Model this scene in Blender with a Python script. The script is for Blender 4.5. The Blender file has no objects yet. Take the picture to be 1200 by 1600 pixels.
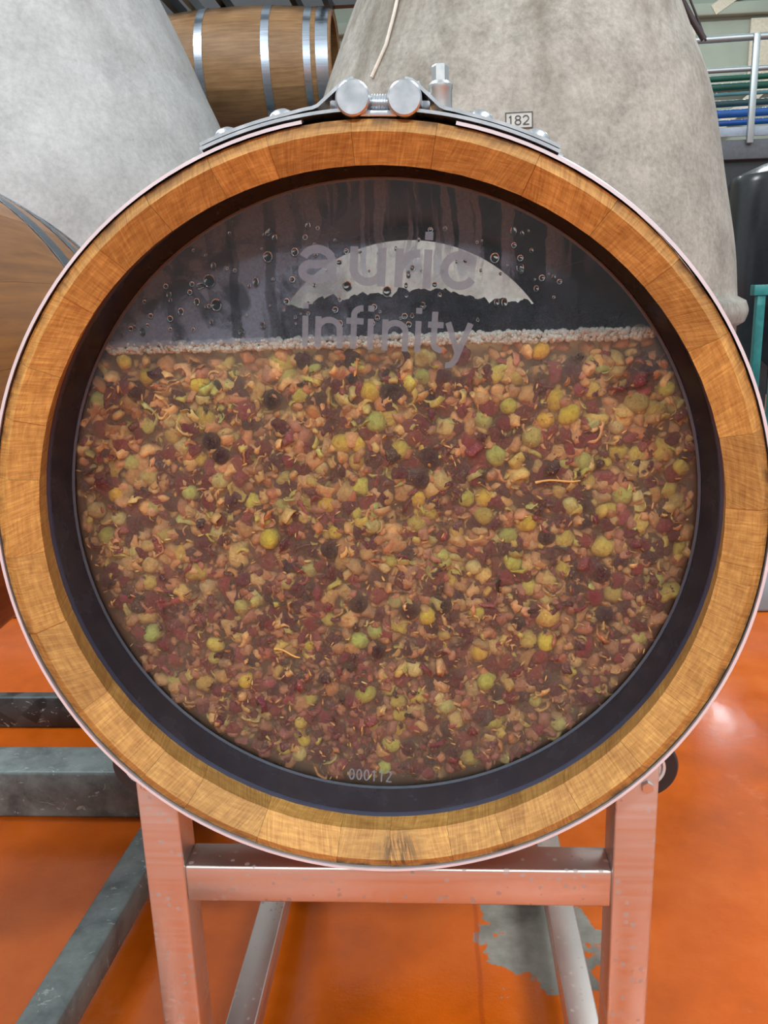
import bpy, bmesh, math, random
import numpy as np
from mathutils import Vector, Matrix, noise
R = random.Random(7)
PI = math.pi
C = bpy.context.scene.collection
scn = bpy.context.scene

# ------------------------------------------------------------------ camera, world, lights, exposure
cam_d = bpy.data.cameras.new('camera'); cam = bpy.data.objects.new('camera', cam_d); C.objects.link(cam)
cam_d.sensor_fit = 'VERTICAL'; cam_d.sensor_height = 36; cam_d.lens = 1332.82 / 1600 * 36
cam_d.clip_start = 0.02
def cam_matrix(yaw, pitch, roll, loc):
    cy, sy, cp, sp, cr, sr = math.cos(yaw), math.sin(yaw), math.cos(pitch), math.sin(pitch), math.cos(roll), math.sin(roll)
    f = Vector((sy*cp, cy*cp, -sp)); r = Vector((cy, -sy, 0)); u = r.cross(f)
    r2 = cr*r + sr*u; u2 = -sr*r + cr*u
    m = Matrix((r2, u2, -f)).transposed().to_4x4(); m.translation = loc
    return m
cam.matrix_world = cam_matrix(-0.0682966, 0.2542492, -0.0333828, Vector((0.0519, -0.6292, 0.9831)))
scn.camera = cam
scn.view_settings.view_transform = 'Standard'; scn.view_settings.look = 'None'
scn.view_settings.gamma = 1; scn.view_settings.use_curve_mapping = False
scn.view_settings.exposure = 0.08
w = bpy.data.worlds.new('hall_light'); scn.world = w; w.use_nodes = True
w.node_tree.nodes['Background'].inputs[0].default_value = (0.86, 0.96, 1.0, 1)
w.node_tree.nodes['Background'].inputs[1].default_value = 0.62
def area(x, y, z, sx, sy, e, col=(.93, .98, 1)):
    l = bpy.data.lights.new('hall_lamp', 'AREA'); l.shape = 'RECTANGLE'; l.size = sx; l.size_y = sy; l.energy = e; l.color = col
    o = bpy.data.objects.new('hall_lamp', l); C.objects.link(o); o.location = (x, y, z)
    return o
for (x, y, e) in ((-2.4, -5.6, 450), (2.4, -5.6, 450), (-2.4, -1.0, 75), (2.4, -1.0, 75), (-2.6, 1.4, 90), (2.8, 1.4, 90), (-4.2, 5.5, 120)):
    area(x, y, 5.2, 1.5, .45, e)
area(3.9, 11.1, 5.2, 1.0, .25, 70)
area(-1.5, 11.1, 5.2, .9, .3, 25)
scn.cycles.max_bounces = 5; scn.cycles.diffuse_bounces = 3; scn.cycles.glossy_bounces = 3; scn.cycles.transparent_max_bounces = 14; scn.cycles.volume_bounces = 2; scn.cycles.adaptive_threshold = .05
scn.cycles.caustics_refractive = False; scn.cycles.caustics_reflective = False

# ------------------------------------------------------------------ material helpers
def hexc(r, g, b):
    f = lambda c: (c/12.92 if c <= .04045 else ((c+.055)/1.055)**2.4)
    return (f(r/255), f(g/255), f(b/255), 1)
class N:
    def __init__(s, name):
        s.m = bpy.data.materials.new(name); s.m.use_nodes = True; s.t = s.m.node_tree; s.t.nodes.clear()
        s.out = s.t.nodes.new('ShaderNodeOutputMaterial')
    def n(s, typ, ins=None, **kw):
        nd = s.t.nodes.new('ShaderNode' + typ)
        for k, v in kw.items(): setattr(nd, k, v)
        for k, v in (ins or {}).items():
            i = nd.inputs[k]
            if isinstance(v, bpy.types.NodeSocket): s.t.links.new(v, i)
            else: i.default_value = v
        return nd
    def coord(s, kind='Object'): return s.n('TexCoord').outputs[kind]
    def map(s, vec, scale=(1, 1, 1), loc=(0, 0, 0), rot=(0, 0, 0)):
        return s.n('Mapping', {'Vector': vec, 'Scale': scale, 'Location': loc, 'Rotation': rot}).outputs[0]
    def noise(s, vec, scale, detail=4, rough=.55, dist=0, col=False):
        nd = s.n('TexNoise', {'Vector': vec, 'Scale': scale, 'Detail': detail, 'Roughness': rough, 'Distortion': dist})
        return nd.outputs['Color' if col else 'Fac']
    def ramp(s, fac, stops, interp='LINEAR'):
        nd = s.n('ValToRGB', {'Fac': fac}); e = nd.color_ramp; e.interpolation = interp
        while len(e.elements) < len(stops): e.elements.new(1)
        for el, (p, c) in zip(e.elements, stops):
            el.position = p; el.color = c if len(c) == 4 else (*c, 1)
        return nd.outputs[0]
    def vr(s, fac, a, b, lo=0, hi=1):
        return s.n('MapRange', {'Value': fac, 'From Min': a, 'From Max': b, 'To Min': lo, 'To Max': hi}).outputs[0]
    def mix(s, fac, a, b, mode='MIX'):
        nd = s.n('Mix', data_type='RGBA', blend_type=mode)
        for k, v in ((0, fac), (6, a), (7, b)):
            if isinstance(v, bpy.types.NodeSocket): s.t.links.new(v, nd.inputs[k])
            else: nd.inputs[k].default_value = v
        return nd.outputs[2]
    def math(s, op, a, b=0.0, c=0.0):
        nd = s.n('Math', operation=op)
        for k, v in enumerate((a, b, c)):
            if isinstance(v, bpy.types.NodeSocket): s.t.links.new(v, nd.inputs[k])
            else: nd.inputs[k].default_value = v
        return nd.outputs[0]
    def bump(s, h, strength=.3, dist=.002):
        return s.n('Bump', {'Height': h, 'Strength': strength, 'Distance': dist}).outputs[0]
    def bsdf(s, **kw):
        d = {k.replace('_', ' '): v for k, v in kw.items()}
        return s.n('BsdfPrincipled', d).outputs[0]
    def surf(s, sh): s.t.links.new(sh, s.out.inputs['Surface']); return s.m
    def sep(s, v): return s.n('SeparateXYZ', {'Vector': v}).outputs

def mat_plain(name, col, rough=.5, metal=0.0, var=.12, scale=40, bump=0.0):
    k = N(name); v = k.coord(); f = k.noise(v, scale)
    a = tuple(c*(1-var) for c in col[:3])+(1,); b = tuple(min(1, c*(1+var)) for c in col[:3])+(1,)
    kw = dict(Base_Color=k.ramp(f, [(.3, a), (.7, b)]), Roughness=rough, Metallic=metal)
    if bump: kw['Normal'] = k.bump(f, bump, .001)
    return k.surf(k.bsdf(**kw))

def mat_end_grain(name, dark, light, stain=True):
    """sawn oak end grain seen in polar coordinates of the barrel head"""
    k = N(name); v = k.coord(); x, y, z = k.sep(v)
    rad = k.math('SQRT', k.math('ADD', k.math('MULTIPLY', x, x), k.math('MULTIPLY', z, z)))
    ang = k.math('ARCTAN2', x, z); oi = k.n('ObjectInfo').outputs; rnd = oi['Random']
    arc = k.math('MULTIPLY', ang, .28)
    tilt = k.math('MULTIPLY', k.math('SUBTRACT', rnd, .5), 1.0)
    a2 = k.math('ADD', arc, k.math('MULTIPLY', rad, tilt))
    off = k.math('MULTIPLY', rnd, 37.0)
    pv = k.n('CombineXYZ', {0: a2, 1: rad, 2: off}).outputs[0]
    radial = k.noise(k.map(pv, (620, 55, 1)), 1, 5, .6, .3)      # medullary rays
    rings = k.noise(k.map(pv, (60, 430, 1)), 1, 4, .6, .5)       # growth rings
    blot = k.noise(k.map(pv, (45, 45, 1)), 1, 3, .6)
    f = k.math('ADD', k.math('MULTIPLY', radial, .55), k.math('MULTIPLY', rings, .45))
    f = k.math('ADD', k.math('MULTIPLY', f, .75), k.math('MULTIPLY', blot, .25))
    base = k.ramp(f, [(.36, dark), (.52, tuple((a+b)/2 for a, b in zip(dark, light))), (.64, light)])
    shade = k.vr(rnd, 0, 1, .82, 1.14)
    base = k.mix(1.0, base, k.n('CombineColor', {0: shade, 1: shade, 2: shade}).outputs[0], 'MULTIPLY')
    if stain:
        edge = k.math('MULTIPLY', k.vr(rad, .2895, .2965), k.vr(blot, .45, .62))
        p = k.n('VectorMath', {0: v, 1: (.012, .004, -.283)}, operation='DISTANCE').outputs['Value']
        spot = k.math('MULTIPLY', k.vr(p, .026, .008), k.vr(radial, .42, .56))
        st = k.math('MAXIMUM', k.math('MULTIPLY', edge, .8), k.math('MULTIPLY', spot, .85))
        base = k.mix(st, base, hexc(60, 36, 14))
    h = k.math('ADD', radial, rings)
    return k.surf(k.bsdf(Base_Color=base, Roughness=.62, Normal=k.bump(h, .35, .0012)))

def mat_stave(name, dark, light, rough=.5, sc=1.0, coat=0.0):
    k = N(name); v = k.coord(); rnd = k.n('ObjectInfo').outputs['Random']
    v2 = k.n('VectorMath', {0: v, 1: k.n('CombineXYZ', {0: rnd, 1: k.math('MULTIPLY', rnd, 9)}).outputs[0]}, operation='ADD').outputs[0]
    f = k.noise(k.map(v2, (90*sc, 5*sc, 90*sc)), 1, 6, .6, .4); g = k.noise(v2, 7*sc, 3)
    h = k.math('ADD', k.math('MULTIPLY', f, .65), k.math('MULTIPLY', g, .35))
    base = k.ramp(h, [(.36, dark), (.64, light)])
    s = k.vr(rnd, 0, 1, .82, 1.15)
    base = k.mix(1.0, base, k.n('CombineColor', {0: s, 1: s, 2: s}).outputs[0], 'MULTIPLY')
    return k.surf(k.bsdf(Base_Color=base, Roughness=rough, Normal=k.bump(f, .25, .001), Coat_Weight=coat, Coat_Roughness=.25))

def mat_metal(name, col, rough=.3, brush=(4, 4, 300), spots=0.0, var=.1):
    k = N(name); v = k.coord(); b = k.noise(k.map(v, brush), 1, 4); f = k.noise(v, 9, 5)
    base = k.ramp(f, [(.3, tuple(c*(1-var) for c in col[:3])), (.7, col)])
    rg = k.vr(b, .3, .7, rough-.06, rough+.08)
    if spots:
        vo = k.n('TexVoronoi', {'Vector': k.n('VectorMath', {0: v, 1: k.noise(v, 120, 2, col=True)}, operation='ADD').outputs[0] if False else v, 'Scale': 130, 'Randomness': 1}).outputs
        ns = k.noise(v, 150, 3)
        d = k.math('ADD', vo['Distance'], k.math('MULTIPLY', k.math('SUBTRACT', ns, .5), .5))
        rsel = k.sep(vo['Color'])[0]
        m = k.math('MULTIPLY', k.vr(d, .34, .24), k.math('GREATER_THAN', rsel, 1-spots))
        base = k.mix(k.math('MULTIPLY', m, .30), base, hexc(140, 112, 100)); rg = k.math('ADD', rg, k.math('MULTIPLY', m, .25))
    return k.surf(k.bsdf(Base_Color=base, Metallic=1.0, Roughness=rg, Normal=k.bump(b, .05, .0005)))

def mat_galv(name, col, dark):
    k = N(name); v = k.coord()
    vo = k.n('TexVoronoi', {'Vector': v, 'Scale': 28}).outputs['Color']
    f = k.noise(v, 14, 6, .65); s = k.noise(k.map(v, (22, 40, 40)), 1, 3, .7, 1.5)
    base = k.ramp(f, [(.35, dark), (.65, col)])
    base = k.mix(k.math('MULTIPLY', k.sep(vo)[0], .22), base, hexc(150, 158, 158))
    sm = k.vr(s, .62, .66)
    base = k.mix(k.math('MULTIPLY', sm, .8), base, hexc(176, 184, 180))
    return k.surf(k.bsdf(Base_Color=base, Metallic=.25, Roughness=k.vr(f, .3, .7, .38, .55), Normal=k.bump(f, .1, .001)))

def mat_concrete(name, lo, hi, stain, amount):
    k = N(name); v = k.coord()
    f = k.noise(v, 5, 8, .65); g = k.noise(v, 60, 4, .7); st = k.noise(k.map(v, (4.2, 4.2, .9)), 1, 7, .68, .6)
    base = k.ramp(k.math('ADD', k.math('MULTIPLY', f, .6), k.math('MULTIPLY', g, .4)), [(.36, lo), (.62, hi)])
    zz = k.sep(v)[2]
    band = k.vr(zz, 1.25, 1.75)
    m = k.math('MULTIPLY', k.math('MULTIPLY', k.vr(st, .46, .66), k.math('ADD', band, .25)), amount)
    base = k.mix(m, base, stain)
    pit = k.vr(k.noise(v, 22, 3, .6), .70, .76)
    base = k.mix(k.math('MULTIPLY', pit, .35), base, stain)
    return k.surf(k.bsdf(Base_Color=base, Roughness=.8, Normal=k.bump(k.math('ADD', g, f), .25, .004)))

def mat_floor():
    k = N('orange_epoxy'); v = k.coord(); x, y, z = k.sep(v)
    f = k.noise(v, 1.6, 6, .6); g = k.noise(v, 9, 6, .65); fine = k.noise(v, 60, 4, .6)
    base = k.ramp(k.math('ADD', k.math('MULTIPLY', f, .6), k.math('MULTIPLY', g, .4)),
                  [(.34, hexc(164, 72, 6)), (.5, hexc(190, 86, 12)), (.66, hexc(204, 102, 34))])
    d1 = k.n('VectorMath', {0: k.map(v, (1.5, .8, 1)), 1: (.305, .43, 0)}, operation='DISTANCE').outputs['Value']
    wob = k.math('ADD', d1, k.math('MULTIPLY', k.math('SUBTRACT', k.noise(v, 13, 6, .62), .5), .34))
    bare = k.vr(wob, .128, .122)
    base = k.mix(bare, base, k.ramp(g, [(.35, hexc(96, 92, 84)), (.65, hexc(146, 142, 132))]))
    wear = k.math('MULTIPLY', k.vr(k.noise(v, 5, 7, .7), .60, .74), .45)
    base = k.mix(wear, base, hexc(214, 128, 84))
    dirt = k.vr(k.noise(v, 34, 5, .7), .715, .76)
    base = k.mix(k.math('MULTIPLY', dirt, .7), base, hexc(96, 42, 14))
    jx = k.math('ABSOLUTE', k.math('SUBTRACT', k.math('ADD', x, k.math('MULTIPLY', k.math('SUBTRACT', g, .5), .012)), .098))
    joint = k.vr(jx, .005, .002)
    base = k.mix(k.math('MULTIPLY', joint, .5), base, hexc(150, 58, 14))
    rg = k.math('ADD', k.vr(g, .3, .7, .10, .2), k.math('MULTIPLY', bare, .5))
    h = k.math('ADD', k.math('MULTIPLY', k.noise(v, 40, 5, .65), 1.4), k.math('MULTIPLY', bare, -1.0))
    return k.surf(k.bsdf(Base_Color=base, Roughness=rg, Normal=k.bump(h, .13, .004), Coat_Weight=.12, Coat_Roughness=.08, Specular_IOR_Level=.32))

def mat_pane():
    k = N('clear_acrylic')
    bf = k.n('NewGeometry').outputs['Backfacing']        # only the outer side mirrors; inside it lies against the juice
    fr = k.math('MULTIPLY', k.n('Fresnel', {'IOR': 1.40}).outputs[0], k.math('SUBTRACT', 1.0, bf))
    tr = k.n('BsdfTransparent', {'Color': (.97, .975, .98, 1)}).outputs[0]
    gl = k.n('BsdfGlossy', {'Roughness': .01, 'Color': (1, 1, 1, 1)}).outputs[0]
    return k.surf(k.n('MixShader', {0: fr, 1: tr, 2: gl}).outputs[0])

def mat_film(name, col, lo, hi, kind):
    """thin deposit on the inner face of the pane: fog with drip trails, or frosted engraving"""
    k = N(name); v = k.coord(); x, y, z = k.sep(v)
    if kind == 'fog':
        tx = k.math('ADD', x, k.math('MULTIPLY', k.math('SUBTRACT', k.noise(v, 24, 4), .5), .016))
        tv = k.n('CombineXYZ', {0: tx, 1: 0.0, 2: k.math('MULTIPLY', z, .07)}).outputs[0]
        trails = k.noise(tv, 58, 3, .6)
        clump = k.noise(v, 24, 5, .62, .8); mist = k.noise(v, 520, 3, .6); broad = k.noise(v, 7, 3, .5)
        left = k.vr(x, .05, -.06, .10, .9)                       # the film is thick on the left, thin on the right
        blot = k.math('MULTIPLY', k.vr(clump, .40, .52, .3, 1), left)
        runs = k.math('MULTIPLY', k.math('MULTIPLY', k.vr(trails, .49, .54), k.vr(z, .18, .20)), k.vr(k.math('ABSOLUTE', k.math('SUBTRACT', x, .03)), .16, .11))
        a = k.math('MAXIMUM', blot, k.math('MULTIPLY', runs, .95))
        a = k.math('MULTIPLY', a, k.vr(trails, .36, .44, .35, 1))
        a = k.math('MULTIPLY', a, k.vr(mist, .3, .7, .75, 1.1))
        a = k.math('MULTIPLY_ADD', a, hi-lo, lo)
    else:
        a = k.vr(k.noise(v, 320, 3), .3, .7, lo, hi)
    tr = k.n('BsdfTransparent').outputs[0]
    df = k.n('BsdfDiffuse', {'Color': col, 'Roughness': .5}).outputs[0]
    tl = k.n('BsdfTranslucent', {'Color': col}).outputs[0]
    sc = k.n('MixShader', {0: .4, 1: df, 2: tl}).outputs[0]
    return k.surf(k.n('MixShader', {0: a, 1: tr, 2: sc}).outputs[0])

def mat_bubble(name, white, col):
    k = N(name); fr = k.n('LayerWeight', {'Blend': .45}).outputs['Facing']
    tr = k.n('BsdfTransparent', {'Color': (.97, .95, .9, 1)}).outputs[0]
    gl = k.n('BsdfGlossy', {'Roughness': .08}).outputs[0]
    df = k.n('BsdfDiffuse', {'Color': col}).outputs[0]
    a = k.n('MixShader', {0: k.math('MULTIPLY_ADD', fr, .6, white), 1: tr, 2: df}).outputs[0]
    return k.surf(k.n('MixShader', {0: k.math('MULTIPLY', fr, .35), 1: a, 2: gl}).outputs[0])

def mat_fruit(name, use_attr, sss=.35, vein=True):
    k = N(name); v = k.coord()
    c = k.n('Attribute', attribute_name='tint').outputs['Color'] if use_attr else k.n('ObjectInfo').outputs['Color']
    q = 1.0 if use_attr else .008
    f = k.noise(v, 240*q, 5, .7, .8); g = k.noise(v, 520*q, 5, .7, 1.2); h = k.noise(v, 1300*q, 3, .7)
    c = k.mix(k.math('MULTIPLY', k.vr(f, .40, .64), .6), c, k.mix(1.0, c, (.45, .30, .34, 1), 'MULTIPLY'))
    c = k.mix(k.math('MULTIPLY', k.vr(g, .52, .66), .5 if use_attr else .28), c, (.70, .48, .24, 1))
    c = k.mix(k.math('MULTIPLY', k.vr(h, .62, .70), .35), c, (.10, .03, .04, 1))
    df = k.bsdf(Base_Color=c, Roughness=.42, Specular_IOR_Level=.3, Normal=k.bump(k.math('ADD', f, g), .5, .002 if use_attr else .15))
    tl = k.n('BsdfTranslucent', {'Color': c}).outputs[0]
    return k.surf(k.n('MixShader', {0: sss, 1: df, 2: tl}).outputs[0])

# ------------------------------------------------------------------ mesh helpers
def link(name, me, mat=None, parent=None):
    o = bpy.data.objects.new(name, me); C.objects.link(o)
    if mat is not None and me is not None:
        for m in (mat if isinstance(mat, (list, tuple)) else [mat]): me.materials.append(m)
    if parent is not None: o.parent = parent
    return o
def mesh(name, vs, fs, smooth=False, mats=None):
    me = bpy.data.meshes.new(name); me.from_pydata([tuple(v) for v in vs], [], fs); me.update()
    if mats is not None: me.polygons.foreach_set('material_index', mats)
    if smooth: me.polygons.foreach_set('use_smooth', [True]*len(me.polygons))
    bm = bmesh.new(); bm.from_mesh(me); bmesh.ops.recalc_face_normals(bm, faces=bm.faces); bm.to_mesh(me); bm.free()
    return me
def autosmooth(me, deg=35):
    bm = bmesh.new(); bm.from_mesh(me)
    for f in bm.faces: f.smooth = True
    for e in bm.edges:
        if len(e.link_faces) == 2 and e.calc_face_angle(0) > math.radians(deg): e.smooth = False
    bm.to_mesh(me); bm.free(); return me
def box_mesh(lo, hi, bevel=0.0, seg=2):
    bm = bmesh.new(); bmesh.ops.create_cube(bm, size=1)
    for v in bm.verts:
        for i in range(3): v.co[i] = lo[i] + (v.co[i]+.5)*(hi[i]-lo[i])
    if bevel: bmesh.ops.bevel(bm, geom=bm.edges[:], offset=bevel, segments=seg, affect='EDGES', profile=.5)
    me = bpy.data.meshes.new('box'); bm.to_mesh(me); bm.free(); return autosmooth(me, 50) if bevel else me
def box(name, lo, hi, mat, parent=None, bevel=0.0): return link(name, box_mesh(lo, hi, bevel), mat, parent)
def bar_mesh(a, b, wx, wz, bevel=0.0):
    a, b = Vector(a), Vector(b); d = b-a
    me = box_mesh((-wx/2, -wz/2, 0), (wx/2, wz/2, d.length), bevel)
    q = d.to_track_quat('Z', 'Y'); me.transform(Matrix.Translation(a) @ q.to_matrix().to_4x4()); return me
def bar(name, a, b, wx, wz, mat, parent=None, bevel=0.0): return link(name, bar_mesh(a, b, wx, wz, bevel), mat, parent)
def lathe_mesh(prof, seg=48, axis='Z', closed=False, deg=35):
    """prof: list of (r, h); axis-aligned surface of revolution"""
    vs, fs, n = [], [], len(prof)
    for i in range(seg):
        t = 2*PI*i/seg; c, s = math.cos(t), math.sin(t)
        for r, h in prof:
            vs.append({'Z': (r*c, r*s, h), 'Y': (r*s, h, r*c), 'X': (h, r*c, r*s)}[axis])
    m = n if closed else n-1
    for i in range(seg):
        j = (i+1) % seg
        for q in range(m):
            q2 = (q+1) % n; fs.append((i*n+q, i*n+q2, j*n+q2, j*n+q))
    me = bpy.data.meshes.new('lathe'); me.from_pydata(vs, [], fs)
    bm = bmesh.new(); bm.from_mesh(me); bmesh.ops.remove_doubles(bm, verts=bm.verts, dist=1e-6)
    bmesh.ops.recalc_face_normals(bm, faces=bm.faces); bm.to_mesh(me); bm.free()
    return autosmooth(me, deg)
def lathe(name, prof, mat, parent=None, seg=48, axis='Z', closed=False, loc=None, deg=35):
    me = lathe_mesh(prof, seg, axis, closed, deg)
    if loc is not None: me.transform(Matrix.Translation(loc))
    return link(name, me, mat, parent)
def cyl(name, r, h0, h1, mat, parent=None, axis='Z', loc=None, seg=32, ch=0.0):
    ch = ch or r*.08
    return lathe(name, [(0, h0), (r-ch, h0), (r, h0+ch), (r, h1-ch), (r-ch, h1), (0, h1)], mat, parent, seg, axis, False, loc)
def tube_mesh(pts, r, seg=10, cap=True):
    pts = [Vector(p) for p in pts]; n = len(pts); vs, fs = [], []
    rr = r if isinstance(r, (list, tuple)) else [r]*n
    ref = Vector((0, 0, 1)) if abs((pts[-1]-pts[0]).normalized().z) < .9 else Vector((1, 0, 0))
    for i, p in enumerate(pts):
        t = (pts[min(i+1, n-1)]-pts[max(i-1, 0)]).normalized(); a = t.cross(ref).normalized(); b = t.cross(a)
        for k in range(seg):
            q = 2*PI*k/seg; vs.append(p+(a*math.cos(q)+b*math.sin(q))*rr[i])
    for i in range(n-1):
        for k in range(seg):
            l = (k+1) % seg; fs.append((i*seg+k, i*seg+l, (i+1)*seg+l, (i+1)*seg+k))
    if cap: fs += [tuple(range(seg)), tuple((n-1)*seg+k for k in range(seg))]
    return autosmooth(mesh('tube', vs, fs), 50)
def tube(name, pts, r, mat, parent=None, seg=10): return link(name, tube_mesh(pts, r, seg), mat, parent)
def empty(name, loc=(0, 0, 0), rot=(0, 0, 0)):
    o = bpy.data.objects.new(name, None); C.objects.link(o); o.location = loc; o.rotation_euler = rot
    o.empty_display_size = .05; return o
def tag(o, label=None, cat=None, group=None, kind=None):
    for k, v in (('label', label), ('category', cat), ('group', group), ('kind', kind)):
        if v: o[k] = v
    return o
def struct(o): o['kind'] = 'structure'; return o

# stroke lettering: glyphs as lists of polylines in units of x-height, stroke width w
def arc(cx, cy, rx, ry, a0, a1, n=14):
    return [(cx+rx*math.cos(math.radians(a0+(a1-a0)*i/n)), cy+ry*math.sin(math.radians(a0+(a1-a0)*i/n))) for i in range(n+1)]
def ribbon(pts, wd):
    L_, R_ = [], []; n = len(pts)
    for i, p in enumerate(pts):
        p = Vector(p); t0 = (p-Vector(pts[i-1])).normalized() if i else None; t1 = (Vector(pts[i+1])-p).normalized() if i < n-1 else None
        t = (t0+t1).normalized() if t0 and t1 else (t0 or t1)
        nn = Vector((-t.y, t.x)); s = 1.0
        if t0 and t1: s = 1/max(.5, nn.dot(Vector((-t1.y, t1.x))))
        L_.append(p+nn*wd/2*s); R_.append(p-nn*wd/2*s)
    return L_, R_
def stroke_mesh(strokes, wd, depth, place, thin=False):
    """strokes in 2D -> thin solid; place(u, v, d) -> 3D point"""
    vs, fs = [], []
    for st in strokes:
        L_, R_ = ribbon(st, wd); n = len(st); b = len(vs)
        for d in (0, depth):
            for p in L_: vs.append(place(p.x, p.y, d))
            for p in R_: vs.append(place(p.x, p.y, d))
        o = 2*n
        for i in range(n-1):
            fs += [] if thin else [(b+i, b+i+1, b+n+i+1, b+n+i)]
            fs += [(b+o+i, b+o+n+i, b+o+n+i+1, b+o+i+1),
                   (b+i, b+o+i, b+o+i+1, b+i+1), (b+n+i, b+n+i+1, b+o+n+i+1, b+o+n+i)]
        fs += [(b, b+n, b+o+n, b+o), (b+n-1, b+o+n-1, b+o+2*n-1, b+2*n-1)]
    return mesh('lettering', vs, fs)
def flat_glyph(strokes, wd, place, cell):
    """the union of the strokes as one flat outline (marching squares over the stroke distance)"""
    P = np.array([p for s in strokes for p in s]); lo = P.min(0)-wd*.6; hi = P.max(0)+wd*.6
    nx, ny = int((hi[0]-lo[0])/cell)+2, int((hi[1]-lo[1])/cell)+2
    X, Y = np.meshgrid(lo[0]+cell*np.arange(nx), lo[1]+cell*np.arange(ny), indexing='ij'); F = np.full(X.shape, -9.0)
    for s in strokes:
        s = np.array(s, float); best = np.full(X.shape, 9.0); g = np.full(X.shape, -9.0); n = len(s)-1
        closed = np.hypot(*(s[0]-s[-1])) < 1e-7
        for i in range(n):
            d = s[i+1]-s[i]; L = np.hypot(*d)
            if L < 1e-9: continue
            d = d/L; t = (X-s[i, 0])*d[0]+(Y-s[i, 1])*d[1]; q = np.clip(t, 0, L)
            dist = np.hypot(X-s[i, 0]-q*d[0], Y-s[i, 1]-q*d[1]); val = wd/2-dist
            if i == 0 and not closed: val = np.minimum(val, t)
            if i == n-1 and not closed: val = np.minimum(val, L-t)
            m = dist < best; g = np.where(m, val, g); best = np.where(m, dist, best)
        F = np.maximum(F, g)
    vs, fs = [], []
    for i in range(nx-1):
        for j in range(ny-1):
            c = [(i, j), (i+1, j), (i+1, j+1), (i, j+1)]; f = [F[a] for a in c]
            if max(f) <= 0: continue
            poly = []
            for k in range(4):
                a, b = c[k], c[(k+1) % 4]; fa, fb = f[k], f[(k+1) % 4]
                if fa > 0: poly.append((X[a], Y[a]))
                if (fa > 0) != (fb > 0):
                    t = fa/(fa-fb); poly.append((X[a]+(X[b]-X[a])*t, Y[a]+(Y[b]-Y[a])*t))
            if len(poly) > 2:
                fs.append(tuple(range(len(vs), len(vs)+len(poly)))); vs += [place(u, v, .0002) for u, v in poly]
    me = bpy.data.meshes.new('letter'); me.from_pydata(vs, [], fs); bm = bmesh.new(); bm.from_mesh(me)
    bmesh.ops.remove_doubles(bm, verts=bm.verts, dist=1e-6); bm.to_mesh(me); bm.free(); return me
def glyph(ch, x0, x1, y, h, w):
    """strokes of one letter filling x0..x1 with x-height h on baseline y (outer edges), stroke w"""
    k = w/2; l, r, b, t = x0+k, x1-k, y+k, y+h-k; cx, cy = (l+r)/2, (b+t)/2; rx, ry = (r-l)/2, (t-b)/2
    if ch == 'a':
        q = r-.12*w
        return [arc((l+q)/2, t-ry*.75, (q-l)/2*.95, ry*.75, 165, 10)+[(q, t-ry*.8), (q, b+ry*.35), (q+.35*w, b)],
                [(q, cy+.12*ry), (l+rx*.8, cy-.02*ry)]+arc(l+rx*.62, cy-ry*.49, rx*.62, ry*.5, 80, 270, 12)+arc(cx-.1*rx, b+ry*.8, q-cx+.1*rx, ry*.8, -80, -8, 8)]
    if ch == 'u': return [[(l, y+h), (l, b+rx*.9)]+arc(cx, b+rx*.9, rx, rx*.9, 180, 352, 14), [(r, y+h), (r, y)]]
    if ch == 'n': return [[(l, y), (l, y+h)], arc(cx, t-rx*.9, rx, rx*.9, 170, 0, 14)+[(r, y)]]
    if ch == 'r': return [[(l, y), (l, y+h)], arc(x1-.05*h, t-.62*h, x1-.05*h-l, .62*h, 172, 88, 8)]
    if ch == 'i': return [[(cx, y), (cx, y+h)], [(cx, y+h+.55*w+.12*h), (cx, y+h+1.5*w+.12*h)]]
    if ch == 'c': return [arc(cx, cy, rx, ry, 32, 328, 26)]
    if ch == 'f': c_ = x0+.44*(x1-x0); return [[(c_, y), (c_, y+h*1.12)]+arc(x1-.02*h, y+h*1.1, x1-.02*h-c_, h*.32-k, 178, 90, 8), [(x0, y+h-k), (x1, y+h-k)]]
    if ch == 't': c_ = x0+.42*(x1-x0); return [[(c_, y+h*1.32), (c_, b+.2*h)]+arc(x1-.0*h, b+.2*h, x1-c_, .2*h, 180, 268, 8), [(x0, y+h-k), (x1, y+h-k)]]
    if ch == 'y': return [[(l, y+h), (cx, y+.02*h)], [(r, y+h), (cx-.06*h, y-.18*h)]+arc(cx-.34*h, y-.14*h, .26*h, .24*h, -25, -100, 6)]
    if ch == '0': return [arc(cx, cy, rx, ry, 0, 360, 24)]
    if ch == '1': return [[(cx+.1*rx, y), (cx+.1*rx, y+h)], [(cx+.1*rx, t), (l+.1*rx, t-.35*ry)]]
    if ch == '2': return [arc(cx, t-rx, rx, rx, 165, -30, 14)+[(l+.05*rx, b), ], [(l-.3*k, b), (r+k, b)]]
    if ch == '8': return [arc(cx, b+ry*.52, rx, ry*.52, 0, 360, 18), arc(cx, t-ry*.45, rx*.88, ry*.45, 0, 360, 18)]

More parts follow.
